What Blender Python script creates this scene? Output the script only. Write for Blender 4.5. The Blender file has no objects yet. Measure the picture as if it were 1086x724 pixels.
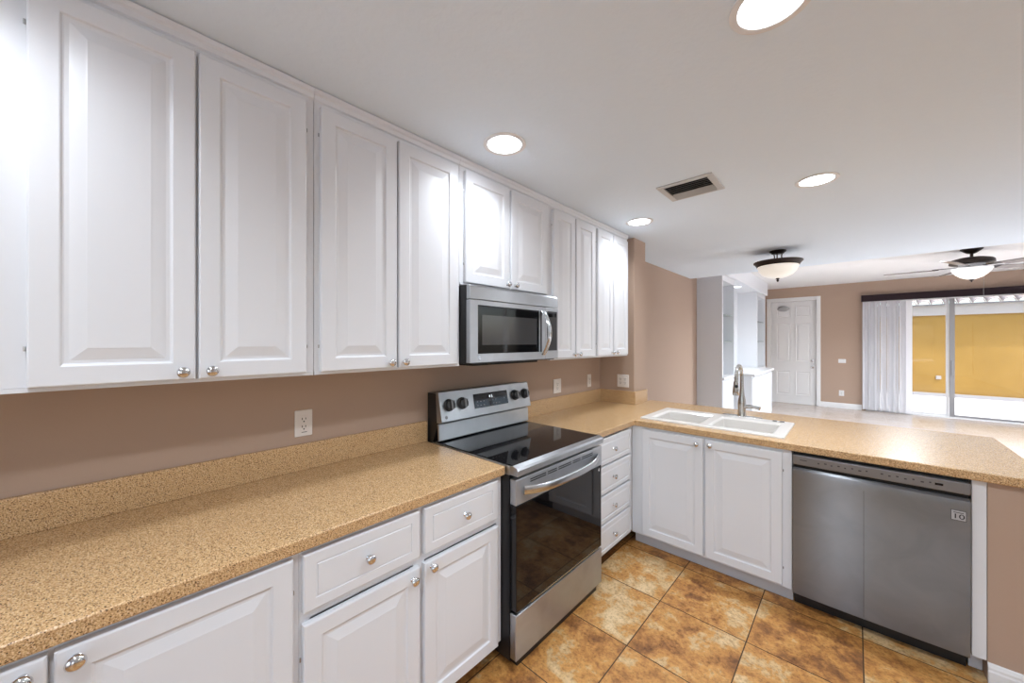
import bpy, bmesh, math, random
from mathutils import Vector, Matrix

# ------------------------------------------------------------------ camera, world, sun, exposure
scene = bpy.context.scene
COL = scene.collection
W_PX, H_PX, F_PX = 1086.0, 724.0, 390.0
YAW = math.radians(42.946)
cam_d = bpy.data.cameras.new('camera')
cam_d.sensor_width = 36.0
cam_d.lens = 36.0 * F_PX / W_PX
cam_d.clip_start = 0.05
cam_d.clip_end = 200
cam = bpy.data.objects.new('camera', cam_d)
COL.objects.link(cam)
cam.location = (1.81, 0.0, 1.485)
cam.rotation_euler = (math.radians(90), 0, YAW)
scene.camera = cam

world = bpy.data.worlds.new('world')
scene.world = world
world.use_nodes = True
wn = world.node_tree
wn.nodes.clear()
w_out = wn.nodes.new('ShaderNodeOutputWorld')
w_bg = wn.nodes.new('ShaderNodeBackground')
w_sky = wn.nodes.new('ShaderNodeTexSky')
w_sky.sky_type = 'NISHITA'
w_sky.sun_disc = False
w_sky.sun_elevation = math.radians(58)
w_sky.sun_rotation = math.radians(120)
w_sky.air_density = 1.0
w_sky.dust_density = 3.0
w_bg.inputs['Strength'].default_value = 0.45
wn.links.new(w_sky.outputs['Color'], w_bg.inputs['Color'])
wn.links.new(w_bg.outputs['Background'], w_out.inputs['Surface'])

sun_d = bpy.data.lights.new('sun', 'SUN')
sun_d.energy = 3.4
sun_d.angle = math.radians(0.6)
sun_d.color = (1.0, 0.96, 0.9)
sun = bpy.data.objects.new('sun', sun_d)
COL.objects.link(sun)
sun.location = (8, 8, 10)
sun.rotation_euler = (Vector((-0.42, 0.20, -0.88))).to_track_quat('-Z', 'Y').to_euler()

CAN_WATTS = 66.0          # recessed kitchen downlights over the floor
NEAR_WATTS = 31.0         # recessed kitchen downlights beside the wall cabinets
LIVING_FILL_WATTS = 700.0      # unseen fill lamps added in the living room
BEAM = math.radians(156)
LENS_GLOW = 7.0
LAMP_COL = (0.91, 0.97, 1.05)
BOWL_POWER = 1.1          # emission of the frosted bowls
scene.view_settings.view_transform = 'Standard'
scene.view_settings.look = 'None'
scene.view_settings.exposure = 0.32
scene.view_settings.gamma = 1.0
scene.view_settings.use_curve_mapping = False

# ------------------------------------------------------------------ key measures (metres)
KCEIL, LCEIL = 2.43, 2.77        # kitchen and living room ceilings
FAR_Y, SOFFIT_Y = 11.0, 5.9
ROOM_R, ROOM_B = 5.3, -2.3
CT, CB = 0.914, 0.874            # worktop top and underside
PY = 2.585                       # face of the peninsula cabinets


# ------------------------------------------------------------------ materials
def new_mat(name):
    m = bpy.data.materials.new(name)
    m.use_nodes = True
    nt = m.node_tree
    b = nt.nodes['Principled BSDF']
    return m, nt, b


def simple(name, col, rough=0.5, metal=0.0, spec=0.5, bump=None, coat=0.0, emit=None):
    m, nt, b = new_mat(name)
    b.inputs['Base Color'].default_value = (*col, 1)
    b.inputs['Roughness'].default_value = rough
    b.inputs['Metallic'].default_value = metal
    b.inputs['Specular IOR Level'].default_value = spec
    b.inputs['Coat Weight'].default_value = coat
    if emit:
        b.inputs['Emission Color'].default_value = (*emit[0], 1)
        b.inputs['Emission Strength'].default_value = emit[1]
    if bump:
        scale, strength, dist = bump
        g = nt.nodes.new('ShaderNodeNewGeometry')
        n = nt.nodes.new('ShaderNodeTexNoise')
        n.inputs['Scale'].default_value = scale
        n.inputs['Detail'].default_value = 3
        bp = nt.nodes.new('ShaderNodeBump')
        bp.inputs['Strength'].default_value = strength
        bp.inputs['Distance'].default_value = dist
        nt.links.new(g.outputs['Position'], n.inputs['Vector'])
        nt.links.new(n.outputs['Fac'], bp.inputs['Height'])
        nt.links.new(bp.outputs['Normal'], b.inputs['Normal'])
    return m


def ramp(nt, fac, stops):
    r = nt.nodes.new('ShaderNodeValToRGB')
    while len(r.color_ramp.elements) < len(stops):
        r.color_ramp.elements.new(0.5)
    for e, (p, c) in zip(r.color_ramp.elements, stops):
        e.position = p
        e.color = (*c, 1) if len(c) == 3 else c
    nt.links.new(fac, r.inputs['Fac'])
    return r.outputs['Color']


def mixc(nt, fac, a, b, blend='MIX'):
    n = nt.nodes.new('ShaderNodeMix')
    n.data_type = 'RGBA'
    n.blend_type = blend
    for sock, v in ((n.inputs[0], fac), (n.inputs[6], a), (n.inputs[7], b)):
        if isinstance(v, (int, float)):
            sock.default_value = v
        elif isinstance(v, tuple):
            sock.default_value = (*v, 1)
        else:
            nt.links.new(v, sock)
    return n.outputs[2]


def math_n(nt, op, a, b=None, clamp=False):
    n = nt.nodes.new('ShaderNodeMath')
    n.operation = op
    n.use_clamp = clamp
    for i, v in enumerate((a, b)):
        if v is None:
            continue
        if isinstance(v, (int, float)):
            n.inputs[i].default_value = v
        else:
            nt.links.new(v, n.inputs[i])
    return n.outputs[0]


def noise(nt, vec, scale, detail=4, rough=0.55, dist=0.0):
    n = nt.nodes.new('ShaderNodeTexNoise')
    n.inputs['Scale'].default_value = scale
    n.inputs['Detail'].default_value = detail
    n.inputs['Roughness'].default_value = rough
    n.inputs['Distortion'].default_value = dist
    nt.links.new(vec, n.inputs['Vector'])
    return n.outputs['Fac']


def counter_mat():
    m, nt, b = new_mat('speckled_tan_worktop')
    g = nt.nodes.new('ShaderNodeNewGeometry')
    pos = g.outputs['Position']
    fine = noise(nt, pos, 330, 2, 0.6)
    base = ramp(nt, fine, [(0.30, (0.26, 0.140, 0.060)), (0.5, (0.58, 0.365, 0.175)), (0.70, (0.84, 0.62, 0.36))])
    v = nt.nodes.new('ShaderNodeTexVoronoi')
    v.inputs['Scale'].default_value = 260
    nt.links.new(pos, v.inputs['Vector'])
    wn_ = nt.nodes.new('ShaderNodeTexWhiteNoise')
    nt.links.new(v.outputs['Position'], wn_.inputs['Vector'])
    near = math_n(nt, 'LESS_THAN', v.outputs['Distance'], 0.36)
    dark = math_n(nt, 'MULTIPLY', near, math_n(nt, 'LESS_THAN', wn_.outputs['Value'], 0.30))
    c1 = mixc(nt, dark, base, (0.07, 0.035, 0.018))
    lite = math_n(nt, 'MULTIPLY', near, math_n(nt, 'GREATER_THAN', wn_.outputs['Value'], 0.80))
    c2 = mixc(nt, lite, c1, (0.74, 0.56, 0.36))
    nt.links.new(c2, b.inputs['Base Color'])
    b.inputs['Roughness'].default_value = 0.24
    b.inputs['Specular IOR Level'].default_value = 0.55
    return m


def tile_mat(name, size, ox, oy, stops, grout, var, rough, scale=5.0):
    m, nt, b = new_mat(name)
    g = nt.nodes.new('ShaderNodeNewGeometry')
    sep = nt.nodes.new('ShaderNodeSeparateXYZ')
    nt.links.new(g.outputs['Position'], sep.inputs[0])
    tx = math_n(nt, 'DIVIDE', math_n(nt, 'SUBTRACT', sep.outputs[0], ox), size)
    ty = math_n(nt, 'DIVIDE', math_n(nt, 'SUBTRACT', sep.outputs[1], oy), size)
    fx, fy = math_n(nt, 'FRACT', tx), math_n(nt, 'FRACT', ty)
    ix, iy = math_n(nt, 'FLOOR', tx), math_n(nt, 'FLOOR', ty)
    comb = nt.nodes.new('ShaderNodeCombineXYZ')
    nt.links.new(ix, comb.inputs[0])
    nt.links.new(iy, comb.inputs[1])
    wn_ = nt.nodes.new('ShaderNodeTexWhiteNoise')
    nt.links.new(comb.outputs[0], wn_.inputs['Vector'])
    va = nt.nodes.new('ShaderNodeVectorMath')
    va.operation = 'MULTIPLY_ADD'
    nt.links.new(wn_.outputs['Color'], va.inputs[0])
    va.inputs[1].default_value = (37, 37, 37)
    nt.links.new(g.outputs['Position'], va.inputs[2])
    p = va.outputs[0]
    big = noise(nt, p, scale, 7, 0.66, 0.25)
    mid = noise(nt, p, scale * 4.5, 5, 0.65, 0.3)
    f = math_n(nt, 'ADD', math_n(nt, 'MULTIPLY', big, 0.72), math_n(nt, 'MULTIPLY', mid, 0.28))
    f = math_n(nt, 'ADD', f, math_n(nt, 'MULTIPLY', math_n(nt, 'SUBTRACT', wn_.outputs['Value'], 0.5), var))
    col = ramp(nt, f, stops)
    fine = noise(nt, p, 70, 4, 0.7)
    col = mixc(nt, 1.0, col, ramp(nt, fine, [(0.33, (0.62, 0.58, 0.55)), (0.5, (1, 1, 1)), (0.72, (1.12, 1.1, 1.06))]), 'MULTIPLY')
    gw = 0.0026 / size
    e = math_n(nt, 'MINIMUM', math_n(nt, 'MINIMUM', fx, math_n(nt, 'SUBTRACT', 1.0, fx)),
               math_n(nt, 'MINIMUM', fy, math_n(nt, 'SUBTRACT', 1.0, fy)))
    isg = math_n(nt, 'LESS_THAN', e, gw)
    col = mixc(nt, isg, col, grout)
    nt.links.new(col, b.inputs['Base Color'])
    r = math_n(nt, 'ADD', rough, math_n(nt, 'MULTIPLY', isg, 0.4))
    nt.links.new(r, b.inputs['Roughness'])
    h = math_n(nt, 'SUBTRACT', math_n(nt, 'MULTIPLY', mid, 0.12), isg)
    bp = nt.nodes.new('ShaderNodeBump')
    bp.inputs['Strength'].default_value = 0.35
    bp.inputs['Distance'].default_value = 0.003
    nt.links.new(h, bp.inputs['Height'])
    nt.links.new(bp.outputs['Normal'], b.inputs['Normal'])
    return m


def steel_mat(name, col=(0.56, 0.56, 0.57), rough=0.30, aniso=0.75, rot=0.0, streak=0.015):
    m, nt, b = new_mat(name)
    b.inputs['Metallic'].default_value = 1.0
    b.inputs['Anisotropic'].default_value = aniso
    b.inputs['Anisotropic Rotation'].default_value = rot
    t = nt.nodes.new('ShaderNodeTangent')
    t.direction_type = 'UV_MAP'
    t.uv_map = 'UVMap'
    nt.links.new(t.outputs['Tangent'], b.inputs['Tangent'])
    uv = nt.nodes.new('ShaderNodeUVMap')
    uv.uv_map = 'UVMap'
    mp = nt.nodes.new('ShaderNodeMapping')
    mp.inputs['Scale'].default_value = (1.5, 500, 1)
    nt.links.new(uv.outputs['UV'], mp.inputs['Vector'])
    n = noise(nt, mp.outputs['Vector'], 1.0, 3, 0.6)
    r = math_n(nt, 'ADD', rough - streak / 2, math_n(nt, 'MULTIPLY', n, streak))
    nt.links.new(r, b.inputs['Roughness'])
    big = noise(nt, uv.outputs['UV'], 5.0, 3, 0.6, 0.8)
    dk = tuple(c * 0.86 for c in col)
    nt.links.new(ramp(nt, big, [(0.3, dk), (0.7, col)]), b.inputs['Base Color'])
    return m


def glass_mat(name, tint=(1, 1, 1), gloss=0.08):
    m, nt, b = new_mat(name)
    nt.nodes.remove(b)
    out = nt.nodes['Material Output']
    tr = nt.nodes.new('ShaderNodeBsdfTransparent')
    tr.inputs['Color'].default_value = (*tint, 1)
    gl = nt.nodes.new('ShaderNodeBsdfGlossy')
    gl.inputs['Roughness'].default_value = 0.01
    fr = nt.nodes.new('ShaderNodeFresnel')
    fr.inputs['IOR'].default_value = 1.35
    mx = nt.nodes.new('ShaderNodeMixShader')
    nt.links.new(fr.outputs[0], mx.inputs[0])
    nt.links.new(tr.outputs[0], mx.inputs[1])
    nt.links.new(gl.outputs[0], mx.inputs[2])
    nt.links.new(mx.outputs[0], out.inputs['Surface'])
    return m


def stucco_mat():
    m, nt, b = new_mat('yellow_stucco')
    g = nt.nodes.new('ShaderNodeNewGeometry')
    n = noise(nt, g.outputs['Position'], 1.3, 5, 0.6)
    nt.links.new(ramp(nt, n, [(0.3, (0.26, 0.150, 0.028)), (0.7, (0.32, 0.190, 0.040))]), b.inputs['Base Color'])
    b.inputs['Roughness'].default_value = 0.9
    n2 = noise(nt, g.outputs['Position'], 60, 3)
    bp = nt.nodes.new('ShaderNodeBump')
    bp.inputs['Strength'].default_value = 0.3
    bp.inputs['Distance'].default_value = 0.01
    nt.links.new(n2, bp.inputs['Height'])
    nt.links.new(bp.outputs['Normal'], b.inputs['Normal'])
    return m


M = {}
M['cab'] = simple('white_cabinet_paint', (0.75, 0.77, 0.80), 0.32, spec=0.45)
M['trimwhite'] = simple('white_trim_paint', (0.80, 0.80, 0.80), 0.45)
M['wall'] = simple('beige_wall_paint', (0.455, 0.332, 0.255), 0.62, spec=0.35, bump=(55, 0.12, 0.004))
M['ceil'] = simple('white_ceiling_texture', (0.79, 0.885, 0.98), 0.92, spec=0.2, bump=(42, 0.30, 0.006))
M['lceil'] = simple('white_living_ceiling', (0.88, 0.88, 0.88), 0.92, spec=0.2, bump=(42, 0.2, 0.006))
M['counter'] = counter_mat()
M['tile'] = tile_mat('slate_look_floor_tile', 0.4225, 0.996, 1.275,
                     [(0.30, (0.12, 0.050, 0.018)), (0.40, (0.28, 0.115, 0.032)), (0.46, (0.46, 0.210, 0.055)),
                      (0.53, (0.58, 0.300, 0.088)), (0.545, (0.54, 0.34, 0.150)), (0.64, (0.70, 0.51, 0.28))], (0.075, 0.042, 0.022), 0.12, 0.45)
M['ltile'] = tile_mat('pale_floor_tile', 0.44, 2.69, 0.3,
                      [(0.25, (0.50, 0.42, 0.36)), (0.5, (0.60, 0.52, 0.46)), (0.75, (0.68, 0.61, 0.55))], (0.33, 0.27, 0.22), 0.03, 0.20, 3.0)
M['steel'] = steel_mat('brushed_steel', (0.52, 0.54, 0.565), 0.36, 0.9, 0.25)
M['steel_dw'] = steel_mat('brushed_steel_dishwasher', (0.26, 0.272, 0.288), 0.33, 1.0, 0.25)
M['steel_plain'] = simple('satin_steel', (0.55, 0.575, 0.60), 0.22, 1.0)
M['chrome'] = simple('chrome', (0.72, 0.72, 0.73), 0.08, 1.0)
M['nickel'] = simple('brushed_nickel', (0.50, 0.49, 0.475), 0.22, 1.0)
M['blackglass'] = simple('black_glass', (0.006, 0.006, 0.007), 0.04, spec=0.4)
M['black'] = simple('black_enamel', (0.012, 0.012, 0.013), 0.30)
M['blackmatte'] = simple('black_matte', (0.010, 0.010, 0.010), 0.7)
M['greyprint'] = simple('grey_print', (0.20, 0.20, 0.21), 0.5)
M['darkprint'] = simple('dark_print', (0.05, 0.05, 0.055), 0.5)
M['whiteprint'] = simple('white_print', (0.85, 0.85, 0.85), 0.5)
M['led'] = simple('lit_digits', (0.8, 0.9, 0.95), 0.5, emit=((0.9, 0.95, 1.0), 0.9))
M['sink'] = simple('white_sink_composite', (0.72, 0.69, 0.65), 0.18, spec=0.55)
M['plate'] = simple('ivory_plastic', (0.80, 0.75, 0.71), 0.35)
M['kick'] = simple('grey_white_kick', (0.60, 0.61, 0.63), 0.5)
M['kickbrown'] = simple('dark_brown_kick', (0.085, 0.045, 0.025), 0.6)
M['bronze'] = simple('oil_rubbed_bronze', (0.035, 0.026, 0.022), 0.38, 0.6)
M['bowl'] = simple('frosted_bowl_glass', (0.85, 0.83, 0.78), 0.3, emit=((1.0, 0.93, 0.82), BOWL_POWER * 0.32))
M['fanbowl'] = simple('white_fan_bowl_glass', (0.88, 0.86, 0.84), 0.3, emit=((1.0, 0.95, 0.9), BOWL_POWER * 0.32))
M['lamp'] = simple('lit_lamp_lens', (0.9, 0.9, 0.9), 0.5, emit=(LAMP_COL, LENS_GLOW))
M['blade'] = simple('walnut_fan_blade', (0.16, 0.13, 0.115), 0.35)
M['ventgrey'] = simple('vent_grey_metal', (0.42, 0.42, 0.42), 0.5)
M['ventdark'] = simple('vent_dark_throat', (0.03, 0.03, 0.032), 0.8)
m, nt, b = new_mat('white_blind_fabric')
b.inputs['Base Color'].default_value = (0.86, 0.86, 0.88, 1)
b.inputs['Roughness'].default_value = 0.6
tl = nt.nodes.new('ShaderNodeBsdfTranslucent')
tl.inputs['Color'].default_value = (0.86, 0.86, 0.88, 1)
mx = nt.nodes.new('ShaderNodeMixShader')
mx.inputs[0].default_value = 0.15
nt.links.new(b.outputs[0], mx.inputs[1])
nt.links.new(tl.outputs[0], mx.inputs[2])
nt.links.new(mx.outputs[0], nt.nodes['Material Output'].inputs['Surface'])
M['blind'] = m
M['valance'] = simple('dark_purple_brown_valance', (0.022, 0.011, 0.015), 0.45, spec=0.2)
M['alu'] = simple('white_aluminium', (0.78, 0.78, 0.78), 0.35)
M['alugrey'] = simple('grey_aluminium', (0.34, 0.34, 0.35), 0.4, 0.5)
M['pane'] = glass_mat('clear_pane')
M['shelfglass'] = simple('green_edge_glass', (0.35, 0.42, 0.40), 0.05, spec=0.6)
M['stucco'] = stucco_mat()
M['coping'] = simple('white_coping', (0.38, 0.35, 0.31), 0.8)
M['rooftile'] = simple('pale_clay_roof_tile', (0.36, 0.31, 0.28), 0.8)
M['roofpan'] = simple('grey_roof_underlay', (0.22, 0.22, 0.23), 0.9)
M['patio'] = simple('pale_patio_paving', (0.72, 0.72, 0.72), 0.8)
M['joint'] = simple('patio_joint', (0.30, 0.30, 0.30), 0.9)
M['quartz'] = simple('white_bar_top', (0.72, 0.72, 0.72), 0.25)


# ------------------------------------------------------------------ mesh helpers
class MB:
    """Collects shapes; build() links them as one mesh object."""

    def __init__(self):
        self.bm = bmesh.new()

    def _ap(self, vs, mat):
        if mat is not None:
            for v in vs:
                v.co = mat @ v.co

    def box(self, x0, x1, y0, y1, z0, z1, mat=None):
        vs = [self.bm.verts.new((x, y, z)) for z in (z0, z1) for y in (y0, y1) for x in (x0, x1)]
        for q in ((0, 2, 3, 1), (4, 5, 7, 6), (0, 1, 5, 4), (2, 6, 7, 3), (0, 4, 6, 2), (1, 3, 7, 5)):
            self.bm.faces.new([vs[i] for i in q])
        self._ap(vs, mat)
        return self

    def lathe(self, prof, seg=24, mat=None, close=True):
        """profile of (r, z) turned about Z."""
        rings, allv = [], []
        for r, z in prof:
            if r < 1e-6:
                v = self.bm.verts.new((0, 0, z))
                rings.append([v])
                allv.append(v)
            else:
                ring = [self.bm.verts.new((r * math.cos(2 * math.pi * k / seg), r * math.sin(2 * math.pi * k / seg), z)) for k in range(seg)]
                rings.append(ring)
                allv += ring
        for a, b in zip(rings[:-1], rings[1:]):
            for k in range(seg):
                k2 = (k + 1) % seg
                if len(a) == 1 and len(b) == 1:
                    continue
                if len(a) == 1:
                    f = [a[0], b[k2], b[k]]
                elif len(b) == 1:
                    f = [a[k], a[k2], b[0]]
                else:
                    f = [a[k], a[k2], b[k2], b[k]]
                self.bm.faces.new(f)
        if close:
            if len(rings[0]) > 1:
                self.bm.faces.new(list(reversed(rings[0])))
            if len(rings[-1]) > 1:
                self.bm.faces.new(rings[-1])
        self._ap(allv, mat)
        return self

    def cyl(self, p0, p1, r0, r1=None, seg=16):
        p0, p1 = Vector(p0), Vector(p1)
        d = p1 - p0
        mat = Matrix.Translation(p0) @ d.to_track_quat('Z', 'Y').to_matrix().to_4x4()
        return self.lathe([(r0, 0), (r1 if r1 is not None else r0, d.length)], seg, mat)

    def tube(self, pts, radii, seg=14, flat=None):
        pts = [Vector(p) for p in pts]
        if not isinstance(radii, (list, tuple)):
            radii = [radii] * len(pts)
        rings = []
        ref = None
        for i, p in enumerate(pts):
            t = (pts[min(i + 1, len(pts) - 1)] - pts[max(i - 1, 0)]).normalized()
            if ref is None:
                ref = t.orthogonal().normalized()
                if abs(t.z) < 0.9:
                    ref = (Vector((0, 0, 1)) - t * t.z).normalized()
            else:
                ref = (ref - t * ref.dot(t)).normalized()
            bi = t.cross(ref)
            fr = flat or (1, 1)
            rings.append([self.bm.verts.new(p + ref * math.cos(2 * math.pi * k / seg) * radii[i] * fr[0]
                                            + bi * math.sin(2 * math.pi * k / seg) * radii[i] * fr[1]) for k in range(seg)])
        for a, b in zip(rings[:-1], rings[1:]):
            for k in range(seg):
                self.bm.faces.new((a[k], a[(k + 1) % seg], b[(k + 1) % seg], b[k]))
        self.bm.faces.new(list(reversed(rings[0])))
        self.bm.faces.new(rings[-1])
        return self

    def prism(self, poly, axis, a, b, mat=None):
        """polygon of two coordinates extruded along axis from a to b."""
        def pt(p, q):
            return {'x': (q, p[0], p[1]), 'y': (p[0], q, p[1]), 'z': (p[0], p[1], q)}[axis]
        v0 = [self.bm.verts.new(pt(p, a)) for p in poly]
        v1 = [self.bm.verts.new(pt(p, b)) for p in poly]
        n = len(poly)
        self.bm.faces.new(v0)
        self.bm.faces.new(list(reversed(v1)))
        for k in range(n):
            self.bm.faces.new((v0[k], v1[k], v1[(k + 1) % n], v0[(k + 1) % n]))
        self._ap(v0 + v1, mat)
        return self

    def panel(self, w, h, rings):
        """front panel in XZ, width w, height h; rings of (inset, y); front towards -y."""
        prev = None
        for ins, y in rings:
            c = [self.bm.verts.new(p) for p in ((ins, y, ins), (w - ins, y, ins), (w - ins, y, h - ins), (ins, y, h - ins))]
            if prev is None:
                self.bm.faces.new((c[3], c[2], c[1], c[0]))
            else:
                for k in range(4):
                    self.bm.faces.new((prev[k], prev[(k + 1) % 4], c[(k + 1) % 4], c[k]))
            prev = c
        self.bm.faces.new(prev)
        return self

    def grid_slab(self, xs, ys, inside, z0, z1):
        top, bot = {}, {}
        def v(d, i, j, z):
            if (i, j) not in d:
                d[(i, j)] = self.bm.verts.new((xs[i], ys[j], z))
            return d[(i, j)]
        cells = {(i, j) for i in range(len(xs) - 1) for j in range(len(ys) - 1)
                 if inside((xs[i] + xs[i + 1]) / 2, (ys[j] + ys[j + 1]) / 2)}
        for i, j in cells:
            self.bm.faces.new([v(top, a, b, z1) for a, b in ((i, j), (i + 1, j), (i + 1, j + 1), (i, j + 1))])
            self.bm.faces.new([v(bot, a, b, z0) for a, b in ((i, j), (i, j + 1), (i + 1, j + 1), (i + 1, j))])
            for (di, dj), (a, b) in (((0, -1), ((i, j), (i + 1, j))), ((1, 0), ((i + 1, j), (i + 1, j + 1))),
                                     ((0, 1), ((i + 1, j + 1), (i, j + 1))), ((-1, 0), ((i, j + 1), (i, j)))):
                if (i + di, j + dj) not in cells:
                    self.bm.faces.new((v(bot, *a, z0), v(bot, *b, z0), v(top, *b, z1), v(top, *a, z1)))
        return self

    def build(self, name, mat, parent=None, loc=(0, 0, 0), rot=None, smooth=False, bevel=0.0, seg=2, label=None, uv=False):
        bm = self.bm
        bmesh.ops.recalc_face_normals(bm, faces=bm.faces)
        if uv:
            lay = bm.loops.layers.uv.new('UVMap')
            for f in bm.faces:
                n = f.normal
                for l in f.loops:
                    c = l.vert.co
                    if abs(n.z) > 0.8:
                        l[lay].uv = (c.x, c.y)
                    elif abs(n.y) >= abs(n.x):
                        l[lay].uv = (c.x, c.z)
                    else:
                        l[lay].uv = (c.y, c.z)
        me = bpy.data.meshes.new(name)
        bm.to_mesh(me)
        bm.free()
        me.materials.append(M[mat] if isinstance(mat, str) else mat)
        o = bpy.data.objects.new(name, me)
        COL.objects.link(o)
        o.location = loc
        if rot:
            o.rotation_euler = rot
        if parent:
            o.parent = parent
        if smooth:
            for p in me.polygons:
                p.use_smooth = True
            me.set_sharp_from_angle(angle=math.radians(38))
        if bevel > 0:
            mod = o.modifiers.new('bevel', 'BEVEL')
            mod.width = bevel
            mod.segments = seg
            mod.limit_method = 'ANGLE'
            mod.angle_limit = math.radians(50)
            mod.harden_normals = False
        if label:
            o['label'] = label
        return o


def tag(o, label, cat, group=None):
    o['label'] = label
    o['category'] = cat
    if group:
        o['group'] = group
    return o


def thing(name, label, cat, loc=(0, 0, 0), rotz=0.0, group=None):
    o = bpy.data.objects.new(name, None)
    o.empty_display_size = 0.1
    COL.objects.link(o)
    o.location = loc
    o.rotation_euler = (0, 0, rotz)
    return tag(o, label, cat, group)


def struct(name, mb, mat, parent=None, **k):
    o = mb.build(name, mat, parent, **k)
    if parent is None:
        o['kind'] = 'structure'
    return o


def text_mesh(name, body, size, mat, parent, loc, rot, label=None, sx=1.0):
    cu = bpy.data.curves.new(name, 'FONT')
    cu.body = body
    cu.size = size
    cu.align_x = 'CENTER'
    cu.align_y = 'CENTER'
    cu.extrude = 0.0003
    tmp = bpy.data.objects.new(name + '_source', cu)
    COL.objects.link(tmp)
    dg = bpy.context.evaluated_depsgraph_get()
    me = bpy.data.meshes.new_from_object(tmp.evaluated_get(dg))
    bpy.data.objects.remove(tmp)
    bpy.data.curves.remove(cu)
    me.name = name
    me.materials.clear()
    me.materials.append(M[mat])
    o = bpy.data.objects.new(name, me)
    COL.objects.link(o)
    o.location, o.rotation_euler, o.parent = loc, rot, parent
    o.scale = (sx, 1, 1)
    if label:
        o['label'] = label
    return o


R90 = math.radians(90)

# ------------------------------------------------------------------ room shell
struct('floor', MB().box(-0.15, ROOM_R, ROOM_B, 3.3, -0.1, 0), 'tile')
struct('floor_living', MB().box(-0.15, ROOM_R, 3.3, FAR_Y + 0.15, -0.1, 0), 'ltile')
struct('wall_left', MB().box(-0.15, 0, ROOM_B, FAR_Y + 0.15, 0, 2.9), 'wall')
struct('wall_stub', MB().box(0, 0.347, 3.2, 3.446, 0, KCEIL), 'wall', bevel=0.006)
# unseen openings added to let fill daylight in: (wall, from, to, sill, head)
BX0, BX1, BZ0, BZ1 = 1.0, 4.4, 0.55, 2.25          # added fill window behind the camera
KY0, KY1, KZ0, KZ1 = -2.1, -1.2, 0.02, 2.30         # added fill opening on the right of the kitchen
WY0, WY1, WZ0, WZ1 = 4.6, 10.6, 0.02, 2.36          # added fill opening for the living room
struct('wall_back', MB().box(-0.15, BX0, ROOM_B - 0.15, ROOM_B, 0, 2.9).box(BX1, ROOM_R + 0.15, ROOM_B - 0.15, ROOM_B, 0, 2.9)
       .box(BX0, BX1, ROOM_B - 0.15, ROOM_B, 0, BZ0).box(BX0, BX1, ROOM_B - 0.15, ROOM_B, BZ1, 2.9), 'trimwhite')
struct('wall_right', MB().box(ROOM_R, ROOM_R + 0.15, ROOM_B, KY0, 0, 2.9).box(ROOM_R, ROOM_R + 0.15, KY1, WY0, 0, 2.9)
       .box(ROOM_R, ROOM_R + 0.15, WY1, FAR_Y + 0.15, 0, 2.9).box(ROOM_R, ROOM_R + 0.15, KY0, KY1, KZ1, 2.9)
       .box(ROOM_R, ROOM_R + 0.15, KY0, KY1, 0, KZ0).box(ROOM_R, ROOM_R + 0.15, WY0, WY1, WZ1, 2.9)
       .box(ROOM_R, ROOM_R + 0.15, WY0, WY1, 0, WZ0), 'trimwhite')
# far wall with the entry door and the sliding door openings
DX0, DX1, DZ = 0.31, 1.17, 2.44
SX0, SX1, SZ = 1.99, 4.85, 2.42
struct('wall_far', MB().box(0, DX0, FAR_Y, FAR_Y + 0.15, 0, 2.9).box(DX0, DX1, FAR_Y, FAR_Y + 0.15, DZ, 2.9)
       .box(DX1, SX0, FAR_Y, FAR_Y + 0.15, 0, 2.9).box(SX0, SX1, FAR_Y, FAR_Y + 0.15, SZ, 2.9)
       .box(SX1, ROOM_R, FAR_Y, FAR_Y + 0.15, 0, 2.9), 'wall')
struct('ceiling', MB().box(-0.15, ROOM_R + 0.15, ROOM_B - 0.15, SOFFIT_Y, KCEIL, 2.95), 'ceil')
struct('ceiling_living', MB().box(-0.15, ROOM_R + 0.15, SOFFIT_Y, FAR_Y + 0.15, LCEIL, 2.95), 'lceil')
# half wall that carries the peninsula
struct('wall_peninsula', MB().box(0.347, 2.39, 3.24, 3.36, 0, CB).box(2.236, 2.39, PY + 0.005, 3.24, 0, CB), 'wall')
bb = [(0, 0), (0.016, 0), (0.016, 0.055), (0.012, 0.062), (0.012, 0.072), (0.006, 0.084), (0, 0.088)]
struct('baseboard_peninsula', MB().prism([(PY + 0.005 - a, z) for a, z in bb], 'x', 2.236, 2.405)
       .prism([(2.39 + a, z) for a, z in bb], 'y', PY + 0.005, 3.36), 'trimwhite')
struct('baseboard_far', MB().prism([(FAR_Y - a, z * 1.3) for a, z in bb], 'x', DX1 + 0.07, SX0 - 0.06)
       .prism([(FAR_Y - a, z * 1.3) for a, z in bb], 'x', SX1 + 0.06, ROOM_R), 'trimwhite')
struct('baseboard_left', MB().prism([(a, z) for a, z in bb], 'y', 3.446, 6.19), 'trimwhite')


def window_unit(name, make):
    o = make(MB()).build(name, 'alu')
    o['kind'] = 'structure'
    return o




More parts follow.
